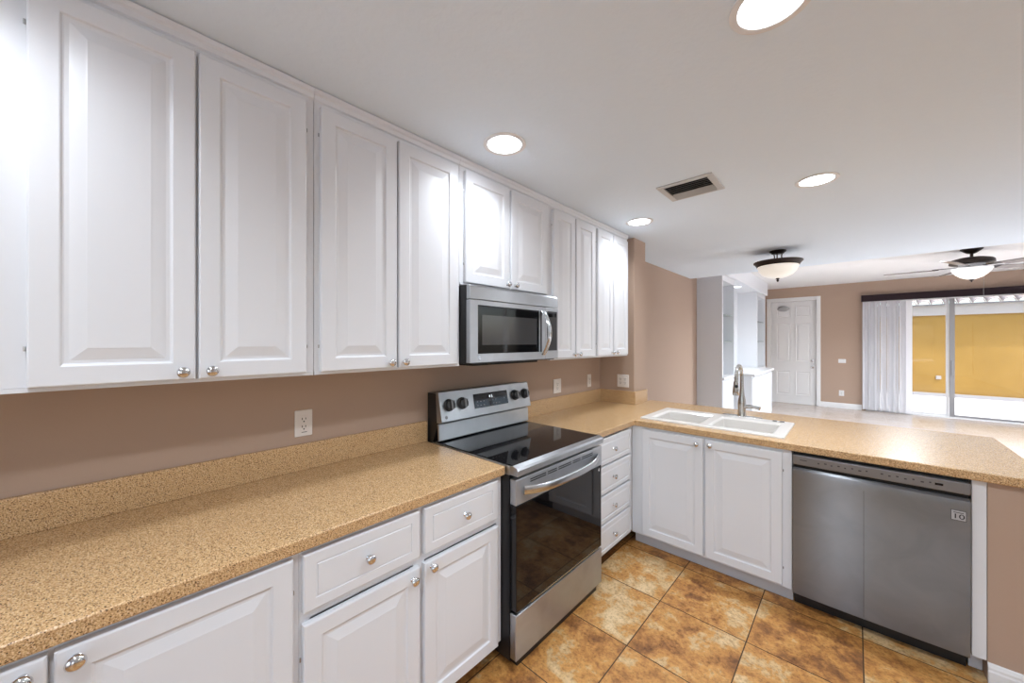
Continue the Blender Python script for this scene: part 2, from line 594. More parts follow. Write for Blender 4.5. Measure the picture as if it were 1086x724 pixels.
def glazing(name, axis, at, a0, a1, z0, z1, n):
    """framed glazing of n panes in a wall opening; axis 'x' = wall seen along x."""
    def bx(m, p, q, c, d, t0, t1):
        return m.box(at + t0, at + t1, p, q, c, d) if axis == 'x' else m.box(p, q, at + t0, at + t1, c, d)
    m = MB()
    bx(m, a0, a1, z0, z0 + 0.05, 0, 0.06)
    bx(m, a0, a1, z1 - 0.05, z1, 0, 0.06)
    cuts = [a0 + (a1 - a0) * k / n for k in range(n + 1)]
    for k, c in enumerate(cuts):
        lo, hi = (c, c + 0.05) if k == 0 else ((c - 0.05, c) if k == n else (c - 0.03, c + 0.03))
        bx(m, lo, hi, z0 + 0.05, z1 - 0.05, 0, 0.06)
    fr = m.build(name, 'alu')
    fr['kind'] = 'structure'
    for k in range(n):
        lo = cuts[k] + (0.05 if k == 0 else 0.03)
        hi = cuts[k + 1] - (0.05 if k == n - 1 else 0.03)
        bx(MB(), lo, hi, z0 + 0.05, z1 - 0.05, 0.028, 0.033).build('pane', 'pane', fr)


glazing('fill_window_1', 'x', ROOM_R + 0.05, WY0, WY1, WZ0, WZ1, 3)  # unseen window added to brighten the living room
glazing('fill_window_2', 'x', ROOM_R + 0.05, KY0, KY1, KZ0, KZ1, 1)  # unseen glazing added as daylight fill for the kitchen
glazing('fill_window_3', 'y', ROOM_B - 0.11, BX0, BX1, BZ0, BZ1, 3)  # unseen window added behind the camera for fill light

# entry door: slab with six panels, casing, hardware
D_W, D_H = DX1 - DX0, DZ
dm = MB()
dm.box(0, D_W, 0, 0.04, 0, D_H - 0.005)
door = dm.build('door_1', 'trimwhite', loc=(DX0, FAR_Y + 0.03, 0.004))
door['kind'] = 'structure'
door['label'] = 'white six-panel entry door in the far wall'
for c0, c1 in ((0.10, 0.39), (0.47, 0.76)):
    for z0, z1 in ((0.20, 0.78), (1.00, 1.92), (2.05, 2.33)):
        MB().panel(c1 - c0, z1 - z0, [(0, 0.0), (0, -0.010), (0.012, -0.010), (0.022, -0.002), (0.034, -0.002), (0.055, -0.008)]) \
            .build('door_panel', 'trimwhite', door, loc=(c0, 0, z0))
MB().lathe([(0.032, 0), (0.032, 0.008), (0.012, 0.012), (0.012, 0.035), (0.027, 0.045), (0.030, 0.058), (0.02, 0.07), (0, 0.072)], 20) \
    .build('door_handle', 'chrome', door, loc=(0.79, 0, 0.885), rot=(R90, 0, 0), smooth=True)
MB().lathe([(0.032, 0), (0.032, 0.012), (0.026, 0.018), (0.014, 0.020), (0.012, 0.035), (0, 0.036)], 20) \
    .build('deadbolt', 'chrome', door, loc=(0.79, 0, 1.03), rot=(R90, 0, 0), smooth=True)
MB().lathe([(0.11, 0), (0.125, 0.012), (0.11, 0.024), (0.07, 0.026), (0, 0.026)], 28) \
    .build('oval_plate', 'ventgrey', door, loc=(0.24, 0, 2.27), rot=(R90, 0, 0), smooth=True, label='grey oval plate').scale = (1, 0.5, 1)
cas = MB()
for x0, x1, z0, z1 in ((DX0 - 0.09, DX0, 0, DZ + 0.09), (DX1, DX1 + 0.075, 0, DZ + 0.09), (DX0, DX1, DZ, DZ + 0.09)):
    cas.box(x0, x1, FAR_Y - 0.018, FAR_Y + 0.03, z0, z1)
struct('trim_1', cas, 'trimwhite', bevel=0.004)

# sliding glass door
sl = MB()
sl.box(SX0, SX0 + 0.05, FAR_Y + 0.02, FAR_Y + 0.13, 0, SZ).box(SX1 - 0.05, SX1, FAR_Y + 0.02, FAR_Y + 0.13, 0, SZ)
sl.box(SX0 + 0.05, SX1 - 0.05, FAR_Y + 0.02, FAR_Y + 0.13, SZ - 0.05, SZ).box(SX0 + 0.05, SX1 - 0.05, FAR_Y + 0.02, FAR_Y + 0.13, 0, 0.025)
slid = sl.build('door_2', 'alu')
slid['kind'] = 'structure'
slid['label'] = 'sliding glass door onto the patio'


def sash(x0, x1, y, st, st_r, mat):
    m = MB()
    m.box(x0, x0 + st, y, y + 0.035, 0.025, SZ - 0.05).box(x1 - st_r, x1, y, y + 0.035, 0.025, SZ - 0.05)
    m.box(x0 + st, x1 - st_r, y, y + 0.035, 0.025, 0.06).box(x0 + st, x1 - st_r, y, y + 0.035, SZ - 0.10, SZ - 0.05)
    s = m.build('sash', mat, slid)
    MB().box(x0 + st, x1 - st_r, y + 0.015, y + 0.020, 0.06, SZ - 0.10).build('pane', 'pane', s)
    return s


sash(SX0 + 0.05, 3.166, FAR_Y + 0.08, 0.05, 0.04, 'alu')
s2 = sash(3.168, SX1 - 0.05, FAR_Y + 0.035, 0.065, 0.05, 'alugrey')
s2['label'] = 'grey framed sliding panel'
MB().box(3.185, 3.215, FAR_Y + 0.005, FAR_Y + 0.035, 0.82, 1.12).build('door_handle', 'alugrey', slid, bevel=0.006)

# ------------------------------------------------------------------ outside: patio, boundary wall
struct('patio_ground', MB().box(-3, 12, FAR_Y + 0.15, 17.5, -0.16, -0.06).box(-20, 30, 17.5, 40, -0.3, -0.2).box(-20, 30, -30, ROOM_B - 0.2, -0.3, -0.2)
       .box(ROOM_R + 0.3, 30, ROOM_B - 0.2, FAR_Y, -0.3, -0.2), 'patio')
pj = MB()
for a in (-1.5, 0.3, 2.1, 3.9):
    pj.prism([(3.2 + a, 11.2), (3.212 + a, 11.2), (4.712 + a, 15.5), (4.70 + a, 15.5)], 'z', -0.0605, -0.0585)
struct('trim_2', pj, 'joint')
gw = MB().box(-3, 12, 15.8, 16.0, -0.06, 2.22).build('boundary_wall', 'stucco')
gw['kind'] = 'structure'
gw['label'] = 'yellow stucco garden wall across the patio'
MB().box(-3, 12, 15.74, 16.05, 2.22, 2.50).build('coping_band', 'coping', gw, label='white band along the wall top')
MB().box(-3, 12, 15.70, 15.80, -0.06, 0.03).build('kerb', 'joint', gw, label='grey kerb at the wall foot')
MB().box(-3, 12, 15.62, 16.1, 2.50, 2.53).build('roof_underlay', 'roofpan', gw)
rt = MB()
k = -3.0
while k < 12:
    arc = [(k + 0.125 + 0.115 * math.cos(a), 0.115 * math.sin(a)) for a in [math.pi * i / 10 for i in range(11)]]
    inn = [(k + 0.125 + 0.095 * math.cos(a), 0.095 * math.sin(a)) for a in [math.pi * i / 10 for i in range(10, -1, -1)]]
    sk = Matrix.Translation((0, 15.55, 2.52)) @ Matrix.Rotation(math.radians(24), 4, 'X')
    rt.prism(arc + inn, 'y', 0.0, 0.45, sk)
    k += 0.245
rt.build('roof_tiles', 'rooftile', gw, label='row of pale barrel tiles on the wall')
MB().box(3.50, 3.60, 15.77, 15.8, 0.42, 0.52).build('outlet_cover', 'coping', gw, bevel=0.006)


# ------------------------------------------------------------------ cabinets
RAISED = [(0, 0), (0, -0.0155), (0.0015, -0.0185), (0.0045, -0.020), (0.050, -0.020), (0.0525, -0.0185), (0.0545, -0.0150), (0.058, -0.0135),
          (0.066, -0.0135), (0.069, -0.0142), (0.094, -0.0192), (0.097, -0.020)]
GROOVE = [(0, 0), (0, -0.0155), (0.0015, -0.0185), (0.0045, -0.020), (0.034, -0.020), (0.036, -0.0170), (0.039, -0.0170), (0.041, -0.020)]
GROOVE2 = [(0, 0), (0, -0.0155), (0.0015, -0.0185), (0.0045, -0.020), (0.026, -0.020), (0.028, -0.0165), (0.034, -0.0165), (0.042, -0.0195)]


def knob(parent, x, z):
    k = MB().lathe([(0.0085, 0), (0.0085, 0.002), (0.0058, 0.005), (0.0055, 0.012), (0.011, 0.0155), (0.0155, 0.019), (0.0158, 0.023), (0.013, 0.0275), (0.007, 0.030), (0, 0.0305)], 24)
    return k.build('knob', 'chrome', parent, loc=(x, -0.020, z), rot=(R90, 0, 0), smooth=True, label='round chrome knob')


def hinge(parent, x, z):
    return MB().cyl((0, 0, 0), (0, 0, 0.012), 0.0024, seg=8).build('hinge', 'nickel', parent, loc=(x, -0.004, z))


def door_leaf(cab, x, z, w, h, knob_at=None, hinge_side=None, rings=RAISED, name='door'):
    d = MB().panel(w, h, rings).build(name, 'cab', cab, loc=(x, -0.001, z))
    if knob_at:
        knob(d, *knob_at)
    if hinge_side:
        hx = -0.004 if hinge_side == 'l' else w + 0.004
        for hz in (0.09, h - 0.11):
            hinge(d, hx, hz)
    return d


def carcass(w, d, z0, z1, stiles, rails, mat_kick=None, kick_in=0.07, open_top=True):
    """cabinet shell behind local y = 0: two sides, back, bottom and a face frame."""
    m = MB()
    t = 0.018
    m.box(0, t, 0.019, d, z0, z1).box(w - t, w, 0.019, d, z0, z1)
    m.box(t, w - t, d - 0.006, d, z0, z1)
    m.box(t, w - t, 0.019, d - 0.006, z0, z0 + t)
    if not open_top:
        m.box(t, w - t, 0.019, d - 0.006, z1 - t, z1)
    for a, b in stiles:
        m.box(a, b, 0, 0.019, z0, z1)
    spans = []
    st = sorted(stiles)
    for (a, b), (c, e) in zip(st[:-1], st[1:]):
        spans.append((b, c))
    for z_a, z_b in rails:
        for a, b in spans:
            m.box(a, b, 0.0003, 0.019, z_a, z_b)
    return m


def base_cabinet(label, loc, rotz, w, depth, stiles, rails, kick_mat, kick_in=0.07, z0=0.10):
    root = thing('base_cabinet', label, 'cabinet', loc, rotz, 'white base cabinets')
    carcass(w, depth, z0, CB, stiles, rails).box(0, 0.018, kick_in + 0.017, depth, 0, z0).box(w - 0.018, w, kick_in + 0.017, depth, 0, z0).build('body', 'cab', root)
    MB().box(0, w, kick_in, kick_in + 0.016, 0, z0).build('toe_kick', kick_mat, root)
    return root


BX, UX = 0.61, 0.33
# base 1: pair of full-height doors, mostly under the near worktop
b1 = base_cabinet('white two-door base cabinet without drawers, nearest the camera under the speckled worktop',
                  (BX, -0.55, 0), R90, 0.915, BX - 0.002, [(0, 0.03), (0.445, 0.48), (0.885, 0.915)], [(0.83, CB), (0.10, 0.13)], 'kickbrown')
d = door_leaf(b1, 0.018, 0.105, 0.437, 0.752, (0.437 - 0.03, 0.727), 'l')
d = door_leaf(b1, 0.463, 0.105, 0.433, 0.752, (0.030, 0.727), 'r')
# base 2: two drawers over two doors
b2 = base_cabinet('white base cabinet with two drawers over two doors, beside the range',
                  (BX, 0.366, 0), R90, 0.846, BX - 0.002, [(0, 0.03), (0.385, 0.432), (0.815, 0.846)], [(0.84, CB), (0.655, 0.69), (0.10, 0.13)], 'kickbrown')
dr = door_leaf(b2, 0.006, 0.684, 0.395, 0.173, (0.197, 0.086), None, GROOVE, 'drawer')
dr = door_leaf(b2, 0.421, 0.684, 0.391, 0.173, (0.195, 0.086), None, GROOVE, 'drawer')
door_leaf(b2, 0.006, 0.105, 0.395, 0.545, (0.395 - 0.032, 0.512), 'l')
door_leaf(b2, 0.421, 0.105, 0.391, 0.545, (0.030, 0.525), 'r')
# base 3: four drawers between the range and the corner
b3 = base_cabinet('narrow white base cabinet with four drawers, in the corner right of the range',
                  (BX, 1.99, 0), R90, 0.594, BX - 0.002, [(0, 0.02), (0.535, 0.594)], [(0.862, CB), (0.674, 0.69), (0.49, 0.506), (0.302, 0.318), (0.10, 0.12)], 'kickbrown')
for z0, h in ((0.686, 0.172), (0.499, 0.174), (0.311, 0.174), (0.113, 0.185)):
    door_leaf(b3, 0.006, z0, 0.533, h, (0.265, h / 2), None, GROOVE2, 'drawer')
# sink cabinet on the peninsula
b4 = base_cabinet('white two-door base cabinet below the sink on the peninsula',
                  (0.612, PY, 0), 0, 0.941, 0.648, [(0, 0.109), (0.474, 0.514), (0.884, 0.941)], [(0.84, CB), (0.09, 0.12)], 'kick', 0.06, 0.09)
door_leaf(b4, 0.083, 0.105, 0.403, 0.752, (0.403 - 0.035, 0.715), None)
door_leaf(b4, 0.499, 0.105, 0.400, 0.752, (0.030, 0.720), 'r')
# end panel right of the dishwasher
tag(MB().box(2.192, 2.234, PY + 0.004, 3.22, 0.09, CB).box(2.192, 2.234, PY + 0.075, 3.22, 0, 0.09).build('end_panel', 'cab', bevel=0.002),
    'white upright filler panel between the dishwasher and the beige half wall', 'panel')


def upper_cabinet(label, y0, w, z0, stiles, doors, cat='cabinet'):
    root = thing('wall_cabinet', label, cat, (UX, y0, 0), R90, 'white wall cabinets')
    m = carcass(w, UX - 0.002, z0 + 0.012, KCEIL - 0.004, stiles, [(2.36, KCEIL - 0.004), (z0 + 0.012, z0 + 0.03)], open_top=False)
    m.build('body', 'cab', root)
    MB().box(0.001, w - 0.001, -0.003, 0.019, z0, z0 + 0.0115).build('light_rail', 'cab', root)
    MB().prism([(0.0, 2.385), (-0.006, 2.390), (-0.008, 2.405), (-0.014, 2.412), (-0.016, KCEIL - 0.004), (0.0, KCEIL - 0.004)], 'x', 0.0, w).build('top_moulding', 'cab', root)
    for x, dz, dw, kx, hs in doors:
        h = 2.366 - dz
        door_leaf(root, x, dz, dw, h, (kx, 0.024), hs)
    return root


upper_cabinet('white tall two-door wall cabinet, nearest the camera at the picture edge', -0.955, 0.763, 1.36, [(0, 0.04), (0.36, 0.40), (0.725, 0.763)],
              [(0.03, 1.371, 0.345, 0.315, 'l'), (0.385, 1.371, 0.345, 0.03, 'r')])
upper_cabinet('white two-door wall cabinet above the wall outlet, with wide raised panels', -0.19, 0.69, 1.36, [(0, 0.05), (0.345, 0.375), (0.65, 0.69)],
              [(0.041, 1.371, 0.312, 0.282, 'l'), (0.360, 1.371, 0.302, 0.030, 'r')])
upper_cabinet('white two-door wall cabinet just left of the microwave', 0.502, 0.690, 1.36, [(0, 0.035), (0.32, 0.35), (0.655, 0.690)],
              [(0.019, 1.371, 0.312, 0.280, 'l'), (0.341, 1.371, 0.326, 0.024, 'r')])
upper_cabinet('short white two-door wall cabinet directly above the microwave', 1.194, 0.762, 1.778, [(0, 0.035), (0.36, 0.39), (0.72, 0.762)],
              [(0.027, 1.789, 0.330, 0.305, 'l'), (0.371, 1.789, 0.340, 0.028, 'r')])
upper_cabinet('white two-door wall cabinet just right of the microwave', 1.958, 0.574, 1.36, [(0, 0.03), (0.27, 0.30), (0.55, 0.574)],
              [(0.018, 1.371, 0.258, 0.232, 'l'), (0.290, 1.371, 0.268, 0.026, 'r')])
upper_cabinet('last white two-door wall cabinet, next to the beige wall stub', 2.534, 0.556, 1.36, [(0, 0.03), (0.255, 0.285), (0.526, 0.556)],
              [(0.018, 1.371, 0.248, 0.222, 'l'), (0.276, 1.371, 0.262, 0.026, 'r')])

# ------------------------------------------------------------------ worktops
wt = tag(MB().box(0.001, 0.64, -0.95, 1.213, CB + 0.0005, CT).build('worktop', 'counter', bevel=0.005, seg=3),
         'speckled tan worktop run left of the range, under the wide wall cabinets', 'worktop')
MB().box(0.001, 0.021, -0.95, 1.213, CT, 1.030).build('backsplash', 'counter', wt, bevel=0.003)
HX0, HX1, HY0, HY1 = 0.668, 1.482, 2.685, 3.165


def in_pen(x, y):
    if HX0 < x < HX1 and HY0 < y < HY1:
        return False
    if x < 0.64 and y < 3.199:
        return True
    if x > 0.64 and 2.565 < y:
        return True
    return 0.349 < x < 0.64 and y > 3.199


wp = tag(MB().grid_slab([0.001, 0.349, 0.64, HX0, HX1, 2.418], [1.99, 2.565, HY0, HY1, 3.199, 3.56], in_pen, CB + 0.0005, CT)
         .build('worktop', 'counter', bevel=0.005, seg=3),
         'L-shaped speckled tan worktop of the corner and peninsula, holding the sink', 'worktop')
MB().box(0.001, 0.021, 1.99, 3.179, CT, 1.030).box(0.001, 0.367, 3.179, 3.199, CT, 1.030).box(0.348, 0.367, 3.199, 3.446, CT, 1.030) \
    .build('backsplash', 'counter', wp, bevel=0.002)

# ------------------------------------------------------------------ range
RY, RW = 1.2185, 0.764
rg = thing('range', 'stainless steel electric range with black glass top between the worktops', 'oven', (0.66, RY, 0), R90)
# local: x along the wall, -y towards the room; wall at y = +0.66
MB().box(0, RW, 0.0, 0.63, 0.03, 0.874).box(0.03, RW - 0.03, -0.02, 0.60, 0.0, 0.03).build('body', 'black', rg)
MB().box(0.006, RW - 0.006, -0.018, 0.56, 0.9165, 0.922).build('cooktop', 'blackglass', rg, bevel=0.002, label='black glass cooktop')
fm = MB()
fm.prism([(0.0, 0.878), (-0.050, 0.878), (-0.052, 0.905), (-0.046, 0.915), (-0.020, 0.922), (0.0, 0.916)], 'x', 0.0, RW)
fm.box(0, RW, 0.0, 0.60, 0.875, 0.916)
fm.build('cooktop_frame', 'steel', rg, uv=True, bevel=0.002)
# oven door
od = MB().box(0.0, RW, -0.040, -0.002, 0.745, 0.862).build('oven_door', 'steel', rg, uv=True, bevel=0.004)
MB().box(0.004, RW - 0.004, -0.040, -0.002, 0.262, 0.745).build('door_glass', 'blackglass', od, bevel=0.003, label='black glass oven window')
MB().box(0.10, RW - 0.05, -0.0425, -0.040, 0.2645, 0.2695).build('lower_trim', 'steel_plain', od)
sv = MB()
for a, b in ((0.10, 0.22), (0.235, 0.31), (0.325, 0.44), (0.455, 0.53), (0.545, 0.66)):
    sv.box(a, b, -0.0406, -0.039, 0.838, 0.843).box(a, b, -0.0406, -0.039, 0.828, 0.833)
sv.build('vent_slots', 'blackmatte', od)
hp, hr = [], []
for i in range(25):
    t = i / 24
    hp.append((0.050 + (RW - 0.10) * t, -0.045 - 0.042 * (1 - (2 * t - 1) ** 4), 0.804 - 0.012 * (1 - (2 * t - 1) ** 2)))
MB().tube(hp, 0.014, 14, (1.45, 0.55)).build('handle', 'steel_plain', od, smooth=True, label='curved steel oven handle')
text_mesh('badge', '4', 0.030, 'whiteprint', od, (RW - 0.035, -0.0412, 0.722), (R90, 0, 0))
# drawer under the oven
MB().box(0.0, RW, -0.040, -0.002, 0.045, 0.250).build('drawer', 'steel', rg, uv=True, bevel=0.004, label='steel storage drawer')
# backguard, all along the wall side
bg = MB().prism([(0.630, 0.70), (0.652, 0.70), (0.652, 1.190), (0.565, 1.190), (0.545, 1.035), (0.60, 0.916)], 'x', 0.004, RW - 0.004)
bg = bg.build('backguard', 'black', rg)
MB().prism([(0.550, 0.923), (0.536, 0.930), (0.541, 1.022), (0.556, 1.022)], 'x', 0.0, RW).build('backguard_skirt', 'steel', bg, uv=True, bevel=0.003, label='lower steel panel')
CPB, CPT = (0.512, 1.036), (0.548, 1.200)      # control panel foot and head (y, z)
MB().prism([(CPB[0], CPB[1]), (CPT[0], CPT[1]), (0.57, 1.200), (0.56, 1.028), (0.535, 1.028)], 'x', 0.0, RW).build('control_panel', 'steel', bg, uv=True, bevel=0.003)
tilt = math.atan2(CPT[0] - CPB[0], CPT[1] - CPB[1])


def on_cp(x, z, off=0.0):
    f = (z - CPB[1]) / (CPT[1] - CPB[1])
    y = CPB[0] + f * (CPT[0] - CPB[0])
    return (x, y - off * math.cos(tilt), z + off * math.sin(tilt))


cp_rot = (R90 - tilt, 0, 0)
disp = MB().box(-0.145, 0.145, -0.043, 0.043, 0, 0.003).build('display', 'blackglass', bg, loc=on_cp(0.395, 1.122, 0.0005), rot=cp_rot)
text_mesh('clock_digits', '4 5', 0.026, 'led', bg, on_cp(0.390, 1.140, 0.004), cp_rot)
dm = MB()
random.seed(4)
for i in range(10):
    for j in range(2):
        if random.random() < 0.75:
            dm.box(-0.125 + i * 0.026, -0.115 + i * 0.026, -0.030 + j * 0.022, -0.024 + j * 0.022, 0.003, 0.0034)
dm.build('panel_lettering', 'greyprint', bg, loc=on_cp(0.395, 1.122, 0.0005), rot=cp_rot)
for kx in (0.063, 0.160, 0.614, 0.711):
    kb = MB().lathe([(0.035, 0), (0.035, 0.004), (0.030, 0.007), (0.0285, 0.024), (0.024, 0.028), (0, 0.028)], 28)
    kb = kb.build('burner_knob', 'black', rg, loc=on_cp(kx, 1.124, 0.0005), rot=cp_rot, smooth=True)
    MB().box(-0.006, 0.006, -0.027, 0.027, 0.0282, 0.036).build('knob_grip', 'greyprint', kb, bevel=0.003, label='grey grip bar')
MB().lathe([(0.0095, 0), (0.0095, 0.001), (0, 0.001)], 20).build('logo_disc', 'greyprint', bg, loc=on_cp(0.035, 1.060, 0.0008), rot=cp_rot)
pk = MB()
for kx in (0.063, 0.160, 0.614, 0.711):
    for q in range(3):
        pk.box(kx + 0.04, kx + 0.046, -0.02 + q * 0.018, -0.014 + q * 0.018, 0, 0.0006)
pk.build('knob_lettering', 'darkprint', bg, loc=on_cp(0, 1.124, 0.0004), rot=cp_rot)

# ------------------------------------------------------------------ microwave over the range
MY, MW_, MZ0, MZ1 = 1.198, 0.742, 1.370, 1.774
mw = thing('microwave', 'stainless over-the-range microwave hung under the short wall cabinet', 'microwave', (0.41, MY, MZ0), R90)
MH = MZ1 - MZ0
MB().box(0.0, MW_, 0.030, 0.405, 0.0, MH - 0.002).build('body', 'black', mw, bevel=0.003)
MB().box(0.06, MW_ - 0.15, 0.05, 0.36, -0.012, 0.0).build('filter_grille', 'blackmatte', mw)
MB().prism([(0.029, MH - 0.074), (-0.001, MH - 0.074), (0.003, MH - 0.012), (0.012, MH - 0.002), (0.029, MH - 0.002)], 'x', 0.0, MW_).build('vent_panel', 'steel', mw, uv=True, bevel=0.002)
md = MB()
gx0, gx1, gz0, gz1 = 0.052, 0.548, 0.052, 0.302
DWX = 0.606
md.box(0.0, gx0, 0.0, 0.029, 0.008, MH - 0.078).box(gx1, DWX, 0.0, 0.029, 0.008, MH - 0.078)
md.box(gx0, gx1, 0.0, 0.029, 0.008, gz0).box(gx0, gx1, 0.0, 0.029, gz1, MH - 0.078)
mdoor = md.build('door', 'steel', mw, uv=True)
MB().box(gx0, gx1, 0.002, 0.027, gz0, gz1).build('door_glass', 'blackglass', mdoor, label='black glass window')
MB().box(gx0 + 0.03, gx1 - 0.02, 0.0008, 0.0018, gz0 + 0.045, gz1 - 0.05).build('window_screen', simple('dark_grey_screen', (0.060, 0.060, 0.062), 0.06, spec=0.6), mdoor, label='grey mesh screen')
hp = []
for i in range(21):
    t = i / 20
    hp.append((0.585, -0.004 - 0.050 * math.sin(math.pi * t) ** 0.8, 0.035 + 0.265 * t))
MB().tube(hp, 0.013, 12, (0.5, 1.4)).build('handle', 'steel_plain', mdoor, smooth=True, label='bowed steel handle')
MB().box(0.560, 0.574, 0.0005 - 0.001, 0.0, gz0, gz1).build('handle_shade', 'blackmatte', mdoor)  # dark strip stands in for the shadow and reflection beside the handle
MB().lathe([(0.011, 0), (0.011, 0.001), (0, 0.001)], 20).build('logo_disc', 'steel_plain', mdoor, loc=(0.065, 0.0, 0.031), rot=(R90, 0, 0))
MB().box(DWX + 0.003, MW_, 0.0, 0.029, 0.008, MH - 0.078).build('control_panel', 'steel', mw, uv=True, bevel=0.002)
kp = MB().box(DWX + 0.022, MW_ - 0.012, -0.0012, 0.0, 0.058, 0.304).build('keypad', simple('smoked_keypad', (0.07, 0.07, 0.075), 0.12), mw)
MB().box(DWX + 0.032, MW_ - 0.022, -0.0016, -0.0012, 0.268, 0.292).build('keypad_window', 'blackglass', kp)

# ------------------------------------------------------------------ dishwasher
dw = thing('dishwasher', 'stainless steel dishwasher built into the peninsula', 'dishwasher', (1.556, PY, 0))
DWW = 0.632
MB().box(0.004, DWW - 0.002, 0.02, 0.60, 0.10, 0.866).build('tub', 'blackmatte', dw)
MB().box(0.004, DWW - 0.004, 0.06, 0.085, 0.0, 0.10).build('toe_kick', 'black', dw)
prof = [(0.018, 0.084), (-0.012, 0.084), (-0.016, 0.097), (-0.021, 0.30), (-0.023, 0.55), (-0.021, 0.735), (-0.024, 0.752), (-0.022, 0.776), (-0.012, 0.786), (0.018, 0.786)]
nseg = 24
bm_ = MB()
rows = []
for i in range(nseg + 1):
    u = i / nseg
    bow = 0.005 * (1 - (2 * u - 1) ** 2)
    rows.append([bm_.bm.verts.new((0.002 + (DWW - 0.004) * u, y - (bow if y < 0 else 0), z)) for y, z in prof])
for a, b in zip(rows[:-1], rows[1:]):
    for k in range(len(prof)):
        k2 = (k + 1) % len(prof)
        bm_.bm.faces.new((a[k], b[k], b[k2], a[k2]))
bm_.bm.faces.new(list(reversed(rows[0])))
bm_.bm.faces.new(rows[-1])
dd = bm_.build('door', 'steel_dw', dw, uv=True, smooth=True)
cpn = MB().box(0.002, DWW - 0.002, -0.026, 0.02, 0.806, 0.858).build('control_panel', simple('grey_satin_panel', (0.24, 0.24, 0.245), 0.35, 0.7), dw, bevel=0.003)
MB().box(0.006, DWW - 0.006, -0.004, 0.02, 0.786, 0.806).build('pocket_handle', 'blackmatte', dw)
MB().box(0.004, DWW - 0.004, 0.0, 0.022, 0.8585, 0.8735).build('top_gap_shade', 'blackmatte', dw)  # black strip stands in for the dark shaded gap under the worktop
im = MB()
random.seed(8)
for i in range(16):
    x = 0.11 + i * 0.0265
    if i == 8:
        continue
    im.box(x, x + 0.006 + 0.005 * random.random(), -0.0266, -0.026, 0.828 + 0.004 * (i % 2), 0.834 + 0.004 * (i % 2))
im.box(0.035, 0.065, -0.0266, -0.026, 0.832, 0.836)
im.build('panel_lettering', 'darkprint', cpn)
MB().box(0.525, 0.550, -0.0266, -0.026, 0.828, 0.838).build('status_window', 'blackglass', cpn)
stk = MB().box(0.0, 0.046, -0.001, 0.0, 0.0, 0.046).build('sticker', 'darkprint', dw, loc=(0.572, -0.0235, 0.685), label='square white-bordered sticker reading 10')
MB().box(0.002, 0.044, -0.0013, -0.001, 0.002, 0.044).build('sticker_face', simple('sticker_grey', (0.42, 0.42, 0.43), 0.5), stk)
text_mesh('sticker_number', '10', 0.030, 'blackmatte', stk, (0.023, -0.0016, 0.018), (R90, 0, 0), sx=1.25)
MB().box(0.008, 0.038, -0.0016, -0.0013, 0.034, 0.037).build('sticker_line', 'darkprint', stk)
MB().box(0.288, 0.2895, -0.0285, -0.0262, 0.10, 0.735).build('door_line', 'darkprint', dd).hide_render = False  # thin dark upright line on the steel door

# ------------------------------------------------------------------ sink and faucet
SXA, SXB, SYA, SYB = 0.640, 1.510, 2.655, 3.190
bowls = [((0.700, 1.035), (2.715, 3.085)), ((1.085, 1.450), (2.715, 3.085))]
sk = tag(thing('sink', '', '', (0, 0, 0)), 'white double-bowl drop-in sink in the peninsula worktop', 'sink')
sm = MB()
xs = [SXA, 0.700, 1.035, 1.085, 1.450, SXB]
ys = [SYA, 2.715, 3.085, SYB]
RT = CT + 0.011
tv = [[sm.bm.verts.new((x, y, RT)) for y in ys] for x in xs]
for i in range(5):
    for j in range(3):
        if j == 1 and i in (1, 3):
            continue
        sm.bm.faces.new((tv[i][j], tv[i + 1][j], tv[i + 1][j + 1], tv[i][j + 1]))
edge = [tv[i][0] for i in range(6)] + [tv[5][j] for j in range(1, 4)] + [tv[i][3] for i in range(4, -1, -1)] + [tv[0][j] for j in (2, 1)]
low = [sm.bm.verts.new((v.co.x, v.co.y, CT + 0.0005)) for v in edge]
for k in range(len(edge)):
    k2 = (k + 1) % len(edge)
    sm.bm.faces.new((edge[k], low[k], low[k2], edge[k2]))
for (i0, i1), depth in (((1, 2), 0.19), ((3, 4), 0.165)):
    loop = [tv[i0][1], tv[i1][1], tv[i1][2], tv[i0][2]]
    cx, cy = (loop[0].co.x + loop[1].co.x) / 2, (loop[0].co.y + loop[2].co.y) / 2
    prev = loop
    for ins, dz in ((0.012, -0.012), (0.022, -depth + 0.03), (0.045, -depth), (0.12, -depth - 0.004)):
        cur = [sm.bm.verts.new((v.co.x + (ins if v.co.x < cx else -ins), v.co.y + (ins if v.co.y < cy else -ins), RT + dz)) for v in loop]
        for k in range(4):
            sm.bm.faces.new((prev[k], prev[(k + 1) % 4], cur[(k + 1) % 4], cur[k]))
        prev = cur
    sm.bm.faces.new(prev)
so = sm.build('basin', 'sink', sk, bevel=0.010, seg=3, smooth=False)
for p in so.data.polygons:
    p.use_smooth = False
for (xa, xb), (ya, yb), depth in ((bowls[0][0], bowls[0][1], 0.19), (bowls[1][0], bowls[1][1], 0.165)):
    MB().lathe([(0.045, 0), (0.045, 0.003), (0.035, 0.004), (0.03, 0.001), (0, 0.001)], 28) \
        .build('drain', 'chrome', sk, loc=((xa + xb) / 2, (ya + yb) / 2, RT - depth - 0.0035), smooth=True)
MB().lathe([(0.018, 0), (0.018, 0.003), (0.014, 0.006), (0, 0.006)], 20).build('hole_cover', 'nickel', sk, loc=(1.405, 3.145, RT), smooth=True)
MB().lathe([(0.018, 0), (0.018, 0.003), (0.014, 0.006), (0, 0.006)], 20).build('hole_cover', 'nickel', sk, loc=(1.445, 3.145, RT), smooth=True)

